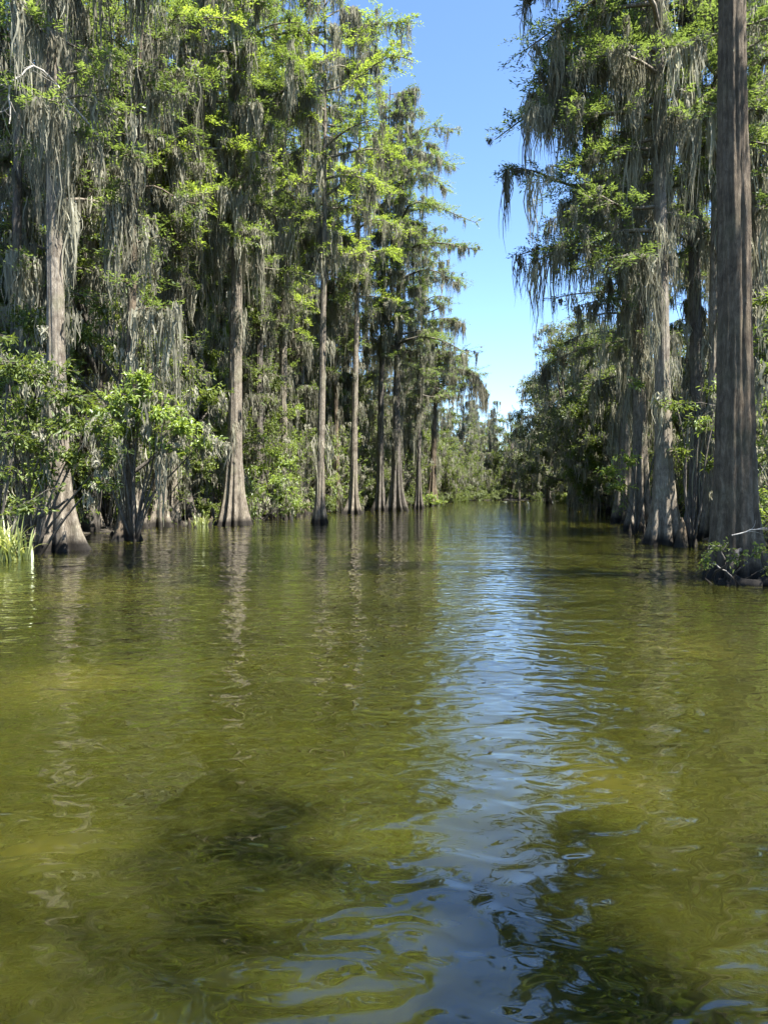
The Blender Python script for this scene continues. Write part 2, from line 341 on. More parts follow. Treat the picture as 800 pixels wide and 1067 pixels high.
def broadleaf(name, x, y, H, stems, blobs, leafsize=.12, leafm='broad', bark='bark_dark', dens=1.0, seed=1, moss=0.0, z=None, mossL=.8):
    """shrub / small tree: stems end in the leaf clumps `blobs` = (dx,dy,dz,rx,ry,rz,n)"""
    global rng
    keep = rng; rng = np.random.default_rng(seed * 13 + 5)
    root = empty(name, (x, y, base_z(x, y) if z is None else z))
    tk = MB(); cr = MB(); ms = MB()
    mo = []
    if H >= 7:
        ZT = np.linspace(0, H * .86, 16); TP = np.stack([.3 * np.sin(ZT * .55 + seed), .25 * np.sin(ZT * .47 + 2 * seed), ZT], -1); TP[:, :2] -= TP[0, :2]
        tube(tk, TP, .022 * H * (1 - .85 * ZT / H) + .12 * np.exp(-ZT * 2), 10)
    for bi, (dx, dy, dz, rx, ry, rz, n) in enumerate(blobs):
        c = np.array([dx, dy, dz])
        s0 = np.array(stems[bi % len(stems)], float)
        t = np.linspace(0, 1, 9)[:, None]
        if H >= 7:
            zb = c[2] * rng.uniform(.45, .72); s0 = np.array([np.interp(zb, ZT, TP[:, 0]), np.interp(zb, ZT, TP[:, 1]), zb])
            mid = s0 * .5 + c * .5 + np.array([0, 0, -(c[2] - zb) * .12]) + rng.normal(0, .25, 3)
            rr = np.linspace(.022 * H * .45, .02, 9)
        else:
            mid = s0 * .6 + c * .4 + np.array([0, 0, (c[2] - s0[2]) * .25]) + rng.normal(0, .18, 3); rr = np.linspace(.045, .012, 9) * (.7 + H * .07)
        P = (1 - t) ** 2 * s0 + 2 * t * (1 - t) * mid + t ** 2 * c + np.sin(t * rng.uniform(5, 11)) * rng.normal(0, .05, 3) * t * (1 - t) * 4
        tube(tk, P, rr, 6)
        # twigs radiating in the clump; leaves sit in rosettes along them
        nt_ = max(6, int(n * dens / 14))
        u = nrm(rng.normal(0, 1, (nt_, 3))) * np.cbrt(rng.uniform(.08, 1, nt_))[:, None]
        tip = c + u * np.array([rx, ry, rz]) * (1 + .25 * rng.normal(0, 1, (nt_, 1)))
        for q in range(nt_):
            if q % 2 == 0:
                a = c + (tip[q] - c) * .05
                tube(tk, np.stack([a, (a + tip[q]) / 2 + rng.normal(0, .06, 3), tip[q]]), [.014, .01, .005], 3)
        d0 = nrm(tip - c + UP * .25 * rz)
        m_ = 14; idx = np.repeat(np.arange(nt_), m_)
        back = rng.uniform(0, 1, len(idx)) ** 1.5
        lp = tip[idx] - d0[idx] * (back * leafsize * 3.5)[:, None] + rng.normal(0, leafsize * .35, (len(idx), 3))
        ld = nrm(d0[idx] * .7 + rng.normal(0, .65, (len(idx), 3)) - UP * .25)
        l = leafsize * rng.uniform(.6, 1.35, len(idx))
        tt = np.repeat(rng.uniform(.15, .85, nt_), m_) * .8 + rng.uniform(0, .25, len(idx))
        leaves(cr, lp, ld, UP + rng.normal(0, .45, (len(idx), 3)), l, l * rng.uniform(.34, .5, len(idx)), np.clip(tt, 0, 1), fold=.16)
        if moss:
            k = rng.poisson(moss * 10)
            if k: mo.append(c + nrm(rng.normal(0, 1, (k, 3))) * np.array([rx, ry, rz]) * 1.0 - UP * rz * .1)
    tk.build('stem' if H < 7 else 'trunk', M[bark], root); cr.build('foliage' if H < 7 else 'crown', M[leafm], root, smooth=False)
    if mo:
        o = np.concatenate(mo); beards(ms, o, rng.lognormal(-.3, .5, len(o)) * mossL, w=.05)
        ms.build('hanging_moss', M['moss'], root, smooth=False)
    rng = keep
    return root

def copy_tree(root, loc, rz=0., s=1.0, sz=None):
    r = root.copy(); C.objects.link(r); r.location = loc; r.rotation_euler = (0, 0, rz); r.scale = (s, s, sz or s)
    for ch in list(root.children):
        c = ch.copy(); C.objects.link(c); c.parent = r
    return r

# --- the row of cypresses on the left bank, each with its own shape
def left(px, yb, **kw):
    x, y = at(px, yb); return cypress('cypress_tree', x, y, **kw)
def lab(o, text, group='tall cypresses on the left bank', cat='tree'): return tag(o, text, cat, group)
A = 0.0   # limbs reach for the open water, towards +x
lab(left(62, 573, H=31, r=.29, flare=.50, hf=.9, lean=(-.3, 1), z0=12.5, seed=1, bias=A, nlimb=46, limb=2.5, tmoss=0.66, nfl=7, mossL=1.3),
    'stout cypress with a dark stick leaning across its widely flared foot')
lab(left(131, 563, H=19, r=.22, flare=.34, hf=.8, lean=(1.0, .6), z0=8, seed=2, bias=A, nlimb=20, limb=1.7, tmoss=0.47, nfl=5, bark='bark_brown'),
    'hollow-footed brown cypress with split base, second from the left at the waterline')
lab(left(243, 547, H=34, r=.38, flare=.36, hf=1.3, lean=(.4, .8), z0=13.5, seed=3, bias=A, nlimb=64, limb=2.7, tmoss=0.59, nfl=9),
    'thick pale cypress with tall ribbed buttress standing right of the small green tuft')
lab(left(333, 545, H=31, r=.21, flare=.26, hf=.85, lean=(.2, .3), z0=14, seed=4, bias=A, nlimb=48, limb=2.6, tmoss=0.20, nfl=6, leafm='fresh'),
    'slender straight pale cypress standing furthest out in the water on a small flared foot')
lab(left(368, 535, H=37, r=.27, flare=.48, hf=.8, lean=(.3, .5), z0=16.5, seed=5, bias=A, nlimb=54, limb=2.2, tmoss=0.23, nfl=7, leafm='fresh'),
    'slim pale cypress with bell-shaped foot, right of the slender one in the water')
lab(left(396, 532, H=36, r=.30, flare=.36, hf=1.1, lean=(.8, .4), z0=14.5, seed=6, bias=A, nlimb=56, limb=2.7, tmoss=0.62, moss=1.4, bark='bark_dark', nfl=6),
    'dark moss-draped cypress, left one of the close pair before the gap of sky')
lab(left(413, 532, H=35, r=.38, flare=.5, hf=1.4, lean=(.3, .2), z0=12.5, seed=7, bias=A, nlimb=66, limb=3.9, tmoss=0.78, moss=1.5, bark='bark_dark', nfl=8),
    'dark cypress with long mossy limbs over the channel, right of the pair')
lab(left(450, 527, H=16.5, r=.42, flare=.4, hf=1.2, lean=(.9, 0), z0=12.5, seed=8, bias=A, nlimb=26, limb=3.6, topw=1.0, tmoss=0.31, moss=1.7, nfl=7, bark='bark_brown', mossL=1.5),
    'short flat-topped mossy cypress leaning over the round yellow-green bush')
lab(left(14, 560, H=30, r=.22, flare=.25, hf=.8, lean=(.3, .5), z0=16.5, seed=9, bias=A, nlimb=30, limb=2.4, tmoss=0.16, bark='bark_dark'),
    'slim dark bare-trunked cypress leftmost of the left bank')
lab(left(92, 553, H=31, r=.27, flare=.3, hf=.9, lean=(.3, .3), z0=13.5, seed=10, bias=A, nlimb=44, limb=2.4, tmoss=0.51),
    'grey cypress rising behind the stout flared one and the leafy bush')
lab(left(138, 550, H=25, r=.30, flare=.3, hf=.9, lean=(1.6, .2), z0=11.5, seed=11, bias=A, nlimb=28, limb=2.0, tmoss=0.94, mossL=1.3),
    'leaning cypress with its upper trunk thickly wrapped in grey moss, left of a leaning pair')
lab(left(163, 549, H=32, r=.30, flare=.34, hf=.9, lean=(3.0, .5), z0=13.5, seed=12, bias=A, nlimb=48, limb=2.5, tmoss=0.86, mossL=1.3, leafm='fresh'),
    'pale cypress leaning strongly to the right behind the bright green sapling')
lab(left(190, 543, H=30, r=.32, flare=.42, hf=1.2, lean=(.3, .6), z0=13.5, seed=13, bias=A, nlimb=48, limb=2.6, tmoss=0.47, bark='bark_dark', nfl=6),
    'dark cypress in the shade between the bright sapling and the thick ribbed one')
lab(left(295, 537, H=34, r=.33, flare=.55, hf=1.0, lean=(-.3, .8), z0=12.5, seed=14, bias=A, nlimb=54, limb=2.2, tmoss=0.55, leafm='fresh', nfl=9),
    'cypress with broad fluted foot set back behind the slender one in the water')
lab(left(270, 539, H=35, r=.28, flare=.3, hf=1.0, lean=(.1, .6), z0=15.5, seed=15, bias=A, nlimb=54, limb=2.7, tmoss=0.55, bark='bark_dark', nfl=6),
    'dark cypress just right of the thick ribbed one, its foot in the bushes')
lab(left(436, 530, H=27, r=.24, flare=.3, hf=1.0, lean=(.5, 0), z0=9, seed=16, bias=A, nlimb=44, limb=3.0, tmoss=0.47, moss=1.5, bark='bark_dark'),
    'thin dark cypress between the close dark pair and the flat-topped one')
lab(left(217, 541, H=32, r=.20, flare=.24, hf=.8, lean=(.9, .3), z0=13.5, seed=17, bias=A, nlimb=46, limb=2.4, tmoss=0.47, nfl=5),
    'slim grey cypress close on the left of the thick ribbed one')
lab(left(316, 534, H=35, r=.24, flare=.3, hf=.9, lean=(.2, .3), z0=14.5, seed=18, bias=A, nlimb=54, limb=2.7, tmoss=0.62, nfl=5),
    'slim cypress showing between the set-back fluted one and the slender one in the water')
lab(left(352, 533, H=34, r=.22, flare=.28, hf=.8, lean=(-.2, .3), z0=13.5, seed=19, bias=A, nlimb=54, limb=2.7, tmoss=0.62, nfl=6, bark='bark_brown'),
    'thin mossy cypress just left of the one with the bell-shaped foot')

# --- right bank
def right(px, yb, **kw):
    x, y = at(px, yb); return cypress('cypress_tree', x, y, **kw)
GR = 'tall cypresses on the right bank'; W = pi
lab(right(767, 604, H=27, r=.355, flare=.19, hf=.9, bend=.03, rough=.075, lean=(-.55, .3), z0=13.5, seed=21, bias=W, nlimb=30, limb=3.4, tmoss=0, moss=.8, bark='bark_brown', nfl=13, fine=1.2),
    'massive bare brown cypress trunk closest to the water on the right', GR)
lm = [(9.6, 3.35, 3.8, .12), (10.6, 2.95, 5.3, .05), (11.4, 3.5, 4.0, .16), (12.2, 2.7, 4.2, .14), (13.0, 3.2, 5.0, .12), (13.6, 2.5, 3.4, .2), (14.2, 3.45, 4.6, .16), (14.9, 3.0, 5.4, .14),
      (15.6, 3.6, 3.8, .2), (16.4, 2.9, 5.2, .18), (17.1, 3.3, 5.4, .2), (17.9, 2.7, 4.8, .2), (18.8, 3.1, 5.4, .25), (19.6, 3.5, 4.6, .25), (20.6, 2.8, 4.8, .3), (21.8, 3.2, 4.4, .3), (23, 3.0, 3.8, .3)]
lab(right(692, 567, H=28, r=.275, flare=.34, hf=1.15, bend=.1, lean=(-.3, .3), z0=11, seed=22, bias=W, nlimb=14, limb=2.4, tmoss=.5, moss=1.0, bark='bark', nfl=5, limbs=lm, fine=1.6, leaf=.72, bias_f=.25),
    'cypress with a fluted white-ribbed foot and long mossy limbs reaching left over the channel', GR)
lab(right(741, 561, H=29, r=.17, flare=.3, hf=.9, lean=(-.2, .2), z0=15, seed=23, bias=W, nlimb=26, tmoss=.4),
    'thin pale cypress seen just left of the massive brown trunk', GR)
lab(right(729, 557, H=28, r=.30, flare=.4, hf=1.2, lean=(-.7, .2), z0=12, seed=24, bias=W, nlimb=34, tmoss=.9, moss=.9, bark='bark_dark'),
    'dark leaning cypress between the white-ribbed one and the massive brown trunk', GR)
lab(right(790, 560, H=29, r=.28, flare=.4, hf=1.0, lean=(-.4, .2), z0=11, seed=25, bias=W, nlimb=34, tmoss=.9),
    'mossy grey cypress behind the massive brown trunk at the right edge', GR)
lab(right(668, 552, H=27, r=.32, flare=.45, hf=1.2, lean=(-.2, .2), z0=8, seed=26, bias=W, nlimb=38, limb=3.2, tmoss=.9, moss=1.0, mossL=1.3, bark='bark', bias_f=.2),
    'heavily moss-curtained cypress behind the white-ribbed one, its dark foot in shade', GR)
lab(right(650, 543, H=25, r=.34, flare=.4, hf=1.2, lean=(-.3, .2), z0=8, seed=27, bias=W, nlimb=38, limb=3.2, tmoss=1.0, moss=1.1, mossL=1.4, bark='bark', bias_f=.1),
    'cypress with the longest moss curtains, last before the rounded far grove', GR)

# --- broadleaf trees of the far right grove
def clump_list(R_, H, n, q, flat=.6, lo=.35, cnt=330):
    out = []
    for k in range(n):
        s = (k + .5) / n; zz = H * (lo + (1 - lo) * s) * q.uniform(.93, 1.0); a = k * 2.4 + q.uniform(-.4, .4)
        rr = R_ * math.sqrt(max(0.05, 1 - ((s - .35) / .75) ** 2)) * q.uniform(.45, .95)
        c = R_ * q.uniform(.26, .42)
        out.append((rr * math.cos(a), rr * math.sin(a), zz, c, c, c * flat, int(cnt * q.uniform(.7, 1.3))))
    return out
q = np.random.default_rng(5)
GG = 'broadleaf trees of the far right grove'
for (px, D, H, R_, sd, text) in [
        (596, 78, 20.0, 5.0, 1, 'tall rounded mossy oak, highest crown of the far right grove'),
        (572, 96, 17.5, 5.0, 2, 'dense oak at the water side of the far right grove'),
        (628, 66, 17.0, 4.6, 3, 'broad oak whose crown shows between hanging moss curtains'),
        (648, 54, 11.0, 3.6, 4, 'low bright green tree leaning out at the near end of the far grove')]:
    x = (px - 400) / F * D
    o = broadleaf('oak_tree', x, D, H, [(0, 0, 0), (.25, .1, 0)], clump_list(R_, H, 46, q, lo=.14, cnt=700), leafsize=.22, leafm='oak' if sd < 4 else 'broad', seed=sd, moss=2.0, mossL=1.3)
    tag(o, text, 'tree', GG)

# --- prototypes for the trees behind the front rows
q = np.random.default_rng(77)
protos = []
for k in range(6):
    protos.append(dict(H=[29, 26, 31, 24, 28, 22][k], r=[.26, .20, .30, .19, .24, .18][k], flare=.3, hf=.9, z0=[10, 9, 11, 7, 10, 6][k], nlimb=34, limb=[2.3, 2.2, 2.5, 2.0, 2.3, 2.0][k], topw=.8,
                       tmoss=.9, moss=1.0, mossL=1.35, leaf=.6, bark=['bark', 'bark', 'bark_brown', 'bark', 'bark_dark', 'bark'][k], leafm=['cypress', 'cypress', 'fresh', 'cypress', 'oak', 'cypress'][k], seed=40 + k, k=32))
made = {}
def place_proto(k, x, y, rz, s, label, group):
    if k not in made:
        o = cypress('cypress_tree', x, y, rz=rz, **protos[k]); made[k] = o
        o.scale = (s, s, s)
    else: o = copy_tree(made[k], (x, y, base_z(x, y)), rz, s)
    tag(o, label, 'tree', group); return o
taken = []
def clear(x, y, d):
    if any((x - a) ** 2 + (y - b) ** 2 < d * d for a, b in taken): return False
    taken.append((x, y)); return True
nL = nR = nF = 0
for tries in range(4000):
    y = q.uniform(17, 118); x = np.interp(y, YL, XL) - 2.5 - 26 * q.uniform(0, 1) ** 1.3
    if x / y < -.62 or nL >= 66 or not clear(x, y, 2.4): continue
    place_proto(int(q.integers(6)), x, y, q.uniform(0, 6.28), q.uniform(.9, 1.12) if y < 75 else q.uniform(.62, .8), 'mossy cypress crowded behind the front row on the left bank', 'cypresses crowded behind the left front row'); nL += 1
for tries in range(4000):
    y = q.uniform(22, 118); x = np.interp(y, YR, XR) + 2.5 + 24 * q.uniform(0, 1) ** 1.3
    if x / y > .66 or nR >= 28 or not clear(x, y, 3.0): continue
    if y > 48 and x < np.interp(y, YR, XR) + 5: continue
    place_proto(int(q.integers(6)), x, y, q.uniform(0, 6.28), q.uniform(.85, 1.05) if y < 50 else q.uniform(.62, .8), 'mossy cypress added out of view on the right to cast shade', 'cypresses crowded behind the right front row'); nR += 1
for (px, y, k, s) in ((150, 44, 3, 1.), (180, 37, 1, .9), (207, 46, 5, 1.15), (228, 52, 3, 1.1), (258, 49, 1, 1.), (283, 60, 5, 1.2), (305, 62, 3, 1.15), (322, 66, 1, 1.05), (340, 70, 5, 1.2), (358, 72, 3, 1.1), (380, 75, 1, 1.), (72, 33, 5, 1.2), (110, 40, 3, 1.05), (38, 31, 1, 1.), (425, 86, 3, .8)):
    x = (px - 400) / F * y; taken.append((x, y))
    place_proto(k, x, y, q.uniform(0, 6.28), s, 'mossy cypress crowded behind the front row on the left bank', 'cypresses crowded behind the left front row')
for (x, y, k, s) in ((8.0, -2.3, 1, .74), (14.2, 11.2, 2, .62)):  # unseen trees added to shade the near water and the massive brown trunk
    place_proto(k, x, y, q.uniform(0, 6.28), s, 'mossy cypress added out of view on the right to cast shade', 'cypresses crowded behind the right front row')
for tries in range(4000):
    y = q.uniform(123, 165); x = q.uniform(4, 46)
    if nF >= 26 or not clear(x, y, 3.6): continue
    px = 400 + x / y * F
    s = q.uniform(.62, .8) if px < 528 else (.5 if px < 548 else q.uniform(.6, .72))
    place_proto(int(q.integers(6)), x, y, q.uniform(0, 6.28), s, 'small far mossy cypress where the channel bends out of sight', 'far cypresses closing off the channel'); nF += 1

# --- broadleaf trees of the middle storey
mids = []
for k in range(4):
    H = [11, 14, 9, 12.5][k]; R_ = [2.6, 3.0, 2.4, 2.8][k]
    mids.append(dict(H=H, stems=[(0, 0, 0), (.2, .1, 0)], blobs=clump_list(R_, H, 26, q, lo=.2, cnt=420), leafsize=.19, leafm=['oak', 'broad', 'broad', 'fresh'][k], seed=30 + k, moss=.7, mossL=1.3))
mmade = {}
def place_mid(k, x, y, s, label, group):
    if k not in mmade:
        o = broadleaf('swamp_tree', x, y, **mids[k]); mmade[k] = o; o.scale = (s,) * 3
    else: o = copy_tree(mmade[k], (x, y, base_z(x, y)), q.uniform(0, 6.28), s)
    tag(o, label, 'tree', group)
taken = []; n = 0
for tries in range(4000):
    y = 22 + 95 * q.uniform(0, 1); x = np.interp(y, YL, XL) - 3.0 - 13 * q.uniform(0, 1) ** 1.6
    if n >= 88 or x / y < -.6 or not clear(x, y, 2.6): continue
    place_mid(int(q.choice([0, 1, 2, 3, 3])) if y < 65 else int(q.integers(3)), x, y, q.uniform(.8, 1.15), 'leafy middle-storey tree filling the gaps between the left bank trunks', 'middle-storey trees of the left bank'); n += 1
n = 0
for tries in range(4000):
    y = 24 + 92 * q.uniform(0, 1); x = np.interp(y, YR, XR) + q.uniform(3.5, 14)
    if n >= 40 or x / y > .64 or not clear(x, y, 3.2): continue
    place_mid(int(q.integers(4)), x, y, q.uniform(.75, 1.05), 'leafy middle-storey tree filling the gaps between the right bank trunks', 'middle-storey trees of the right bank'); n += 1
n = 0
for tries in range(4000):
    y = q.uniform(127, 200); x = q.uniform(-6, 60)
    if n >= 54 or not clear(x, y, 3.0): continue
    place_mid(int(q.choice([0, 0, 1, 2])), x, y, q.uniform(1.0, 1.4), 'far leafy tree filling the end of the channel', 'far leafy trees at the end of the channel'); n += 1

# --- undergrowth
def shrub_blobs(q, R_, H, n, cnt):
    return [(q.normal(0, R_ * .5), q.normal(0, R_ * .5), H * q.uniform(.2, .95), R_ * q.uniform(.35, .55), R_ * q.uniform(.35, .55), H * q.uniform(.14, .24), int(cnt * q.uniform(.7, 1.3))) for _ in range(n)]
sp = []
for k in range(5):
    H = [2.4, 3.4, 5.2, 1.7, 6.2][k]; R_ = [1.3, 1.6, 2.0, 1.2, 2.3][k]
    sp.append(dict(H=H, stems=[(0, 0, 0), (.2, .1, 0), (-.2, .15, 0)], blobs=shrub_blobs(q, R_, H, [9, 11, 16, 8, 20][k], 260), leafsize=[.13, .14, .13, .15, .14][k], leafm=['broad', 'fresh', 'broad', 'oak', 'fresh'][k], seed=60 + k, moss=[0, .3, .5, 0, .7][k]))
smade = {}
taken = []
heroes = [tuple(o.location[:2]) for o in bpy.data.objects if o.get('group') in ('tall cypresses on the left bank', 'tall cypresses on the right bank')]
def hides(x, y): return any(y < hy + .6 and abs(x - hx * y / hy) < 1.0 for hx, hy in heroes if hy < 48 and y > hy - 8)
def place_shrub(k, x, y, s, label, group):
    if k not in smade:
        o = broadleaf('leafy_shrub', x, y, **sp[k]); smade[k] = o; o.scale = (s,) * 3
    else: o = copy_tree(smade[k], (x, y, base_z(x, y) + .05), q.uniform(0, 6.28), s)
    tag(o, label, 'shrub', group)
n = 0
for tries in range(4000):
    y = 18 + 100 * q.uniform(0, 1) ** 1.25; off = q.uniform(.3, 9.0)
    x = np.interp(y, YL, XL) - off
    if n >= 110 or x / y < -.6 or hides(x, y) or not clear(x, y, 1.55): continue
    place_shrub(int(q.choice(([0, 1, 2, 4, 4, 2] if y < 62 else [0, 2, 2, 3]) if off > 1.8 else ([0, 1, 3, 1] if y < 62 else [0, 3]))), x, y, q.uniform(.8, 1.2), 'leafy green shrub in the undergrowth between the left bank trunks', 'undergrowth shrubs of the left bank'); n += 1
n = 0
for tries in range(4000):
    y = 21 + 97 * q.uniform(0, 1) ** 1.25; off = q.uniform(.3, 9.0)
    x = np.interp(y, YR, XR) + off
    if n >= 84 or x / y > .64 or hides(x, y) or not clear(x, y, 1.55): continue
    place_shrub(int(q.choice(([0, 1, 2, 4, 4, 2] if y < 62 else [0, 2, 2, 3]) if off > 1.8 else ([0, 1, 3, 1] if y < 62 else [0, 3]))), x, y, q.uniform(.8, 1.2), 'leafy green shrub in the undergrowth between the right bank trunks', 'undergrowth shrubs of the right bank'); n += 1
n = 0
for tries in range(2000):
    y = q.uniform(122, 132); x = q.uniform(8, 32)
    if n >= 30 or not clear(x, y, 1.5): continue
    place_shrub(int(q.choice([0, 2, 3, 3])), x, y, q.uniform(.9, 1.5), 'far shrub on the bank at the end of the channel', 'far shrubs at the end of the channel'); n += 1

n = 0
for tries in range(2000):
    y = q.uniform(134, 146); x = q.uniform(6, 40)
    if n >= 34 or not clear(x, y, 1.5): continue
    place_shrub(int(q.choice([0, 2, 2])), x, y, q.uniform(1.2, 1.6), 'far shrub on the bank at the end of the channel', 'far shrubs at the end of the channel'); n += 1

# --- the named bushes
def mk(name, px, D, text, cat, **kw):
    o = broadleaf(name, (px - 400) / F * D, D, **kw); return tag(o, text, cat)
q = np.random.default_rng(9)
mk('leafy_sapling', 140, 26.2, 'bright yellow-green sapling spreading over the hollow-footed cypress', 'tree', H=6.0, stems=[(0, 0, 0)],
   blobs=[(.2, -.5, 5.3, 1.1, .9, .42, 560), (1.0, -.5, 4.8, 1.1, .8, .38, 520), (-.7, -.4, 4.9, 1.0, .8, .4, 420), (1.9, -.5, 4.35, 1.0, .7, .32, 420), (2.6, -.4, 3.85, .7, .6, .28, 240), (.6, -.6, 5.9, .8, .6, .34, 320), (-.2, -.5, 4.2, .9, .7, .36, 340), (.9, -.4, 3.8, .8, .7, .32, 280), (-1.4, -.2, 4.3, .8, .7, .38, 300), (1.6, -.4, 3.5, .7, .6, .3, 200)],
   leafsize=.18, leafm='fresh', seed=91, moss=.8)
mk('swamp_tree', 128, 28.2, 'leafy green tree whose crown rises above the bright yellow-green sapling', 'tree', H=9.5, stems=[(0, 0, 0)],
   blobs=[(-2.6, -.6, 7.4, 1.2, 1., .55, 460), (-1.2, -.6, 7.9, 1.2, 1., .6, 480), (.3, -.6, 7.2, 1.2, 1., .55, 480), (1.6, -.4, 7.6, 1.1, .9, .5, 420), (2.5, -.4, 6.6, 1., .9, .5, 380), (-.5, -.3, 8.9, 1., .9, .5, 340), (-3.2, -.3, 6.2, 1., .9, .5, 380), (-1.8, -.4, 6.3, 1., .9, .5, 380), (1.2, -.2, 6.2, .9, .8, .45, 300), (3.2, 0, 5.7, .8, .7, .4, 240)],
   leafsize=.17, leafm='broad', seed=99, moss=.9)
mk('leafy_shrub', 58, 20.6, 'large glossy dark green shrub hiding the middle of the stout flared cypress', 'shrub', H=6.0, stems=[(-.7, .2, 0), (-1.1, .3, 0)],
   blobs=[(-.2, 0, 5.3, .8, .7, .5, 300), (.5, -.1, 4.7, .8, .7, .45, 300), (-.8, 0, 4.5, .9, .7, .5, 320), (.2, -.2, 3.9, .9, .7, .45, 320), (1.2, -.1, 3.9, .7, .6, .4, 240), (-.7, -.2, 3.5, .8, .7, .45, 300), (.5, -.2, 3.1, .8, .7, .4, 280), (1.5, 0, 3.1, .6, .6, .35, 200), (-1.3, .1, 3.7, .8, .7, .5, 260), (-.2, -.1, 2.6, .7, .6, .35, 200), (1.2, 0, 2.4, .6, .5, .3, 150), (-1.4, .2, 5.6, .8, .7, .5, 260)],
   leafsize=.16, leafm='broad', seed=92, moss=.3)
mk('leafy_shrub', 4, 19.5, 'dark shrub at the left edge behind the sword leaf clump', 'shrub', H=6.5, stems=[(-.3, .3, 0)],
   blobs=[(-.4, 0, 6.2, 1.0, .8, .5, 320), (.3, 0, 5.4, .9, .8, .5, 300), (-.6, .1, 4.4, 1.0, .8, .5, 300), (.3, .1, 3.6, .9, .7, .5, 300), (-.3, .2, 2.6, .9, .7, .5, 260), (.5, .2, 1.8, .8, .6, .45, 200), (-.7, .2, 1.3, .8, .6, .4, 200)],
   leafsize=.15, leafm='broad', seed=93)
mk('leafy_shrub', 283, 47, 'sunlit light green bush between the thick ribbed cypress and the slender one', 'shrub', H=5.0, stems=[(0, 0, 0)],
   blobs=[(0, 0, 4.6, .8, .8, .5, 240), (.8, 0, 3.9, .9, .8, .5, 260), (-.6, 0, 3.6, .9, .8, .5, 240), (.3, -.2, 2.8, 1., .8, .5, 240), (-.5, 0, 5.4, .7, .7, .4, 180)], leafsize=.2, leafm='fresh', seed=94)
mk('round_bush', 446, 80, 'low round yellow-green bush at the waterline under the flat-topped cypress', 'bush', H=1.6, stems=[(0, 0, 0)], z=-.1,
   blobs=[(-1.0, 0, .6, .8, .7, .5, 240), (0, -.1, .8, .9, .7, .55, 280), (1.0, 0, .6, .8, .7, .5, 240), (.4, 0, 1.2, .7, .6, .4, 180), (-.5, .1, 1.1, .7, .6, .4, 180)], leafsize=.18, leafm='fresh', seed=95)
mk('leafy_sapling', 650, 30, 'bright green sapling lit among the moss curtains beside the white-ribbed cypress', 'tree', H=5.5, stems=[(.5, .2, 0)],
   blobs=[(-.5, 0, 2.9, .7, .6, .35, 220), (.2, 0, 3.4, .7, .6, .35, 200), (-.2, 0, 2.3, .6, .6, .3, 160), (1.6, 0, 5.2, .6, .6, .3, 160), (.6, 0, 6.4, .5, .5, .3, 120)], leafsize=.16, leafm='fresh', seed=96)
mk('leafy_sapling', 722, 24, 'light green sapling between the white-ribbed cypress and the massive brown trunk', 'tree', H=5.5, stems=[(0, .2, 0)],
   blobs=[(-.6, 0, 4.9, .7, .5, .25, 180), (.2, 0, 4.3, .7, .5, .25, 200), (.6, 0, 5.3, .5, .5, .25, 120), (-.3, 0, 3.4, .5, .5, .25, 110), (.5, .1, 3.0, .5, .5, .25, 110)], leafsize=.15, leafm='broad', seed=97)
mk('leafy_sapling', 800, 19, 'light green sapling at the right edge behind the massive brown trunk', 'tree', H=6.8, stems=[(.6, .2, 0)],
   blobs=[(0, 0, 6.9, .7, .6, .3, 200), (.3, 0, 6.0, .7, .6, .3, 200), (-.1, 0, 5.1, .6, .6, .3, 180), (.4, 0, 4.2, .7, .6, .3, 180), (.3, .2, 3.0, .7, .6, .35, 200), (.5, 0, 1.8, .7, .5, .35, 180)], leafsize=.14, leafm='broad', seed=98, moss=.4)

# --- sword leaved plants at the waterline
def sword(x, y, text, n, L, seed, droop=.8):
    global rng
    keep = rng; rng = np.random.default_rng(seed)
    root = empty('sword_leaf_plant', (x, y, -.08)); mb = MB(); K = 7; s = np.linspace(0, 1, K)
    for k in range(n):
        a = rng.uniform(0, 2 * pi); l = L * rng.uniform(.55, 1.1); out_ = rng.uniform(.15, .75); d = np.array([math.cos(a), math.sin(a), 0.])
        o = np.array([rng.normal(0, L * .22), rng.normal(0, L * .15), 0.])
        P = o + (l * out_ * s ** 1.3)[:, None] * d + (l * (s * 1.05 - droop * out_ * s ** 2.6))[:, None] * UP
        w = .026 * L * (1 - s ** 2.2) * rng.uniform(.7, 1.1) + .002; sd = np.array([-d[1], d[0], 0.]); up = UP * .25 * w[:, None]
        V = np.stack([P - sd * w[:, None] + up, P, P + sd * w[:, None] + up], 1)
        b = np.arange(K - 1)[:, None] * 3
        mb.add(V, np.concatenate([b + [0, 1, 4, 3], b + [1, 2, 5, 4]], 0), np.clip(rng.normal(.55, .25), 0, 1))
    mb.build('foliage', M['sword'], root)
    rng = keep
    return tag(root, text, 'plant')
sword(-9.7, 19.2, 'clump of long arching yellow-green sword leaves at the left water edge', 130, 1.3, 3)
sword(-8.9, 36.4, 'small tuft of green sword leaves in the water left of the thick ribbed cypress', 70, .85, 4)

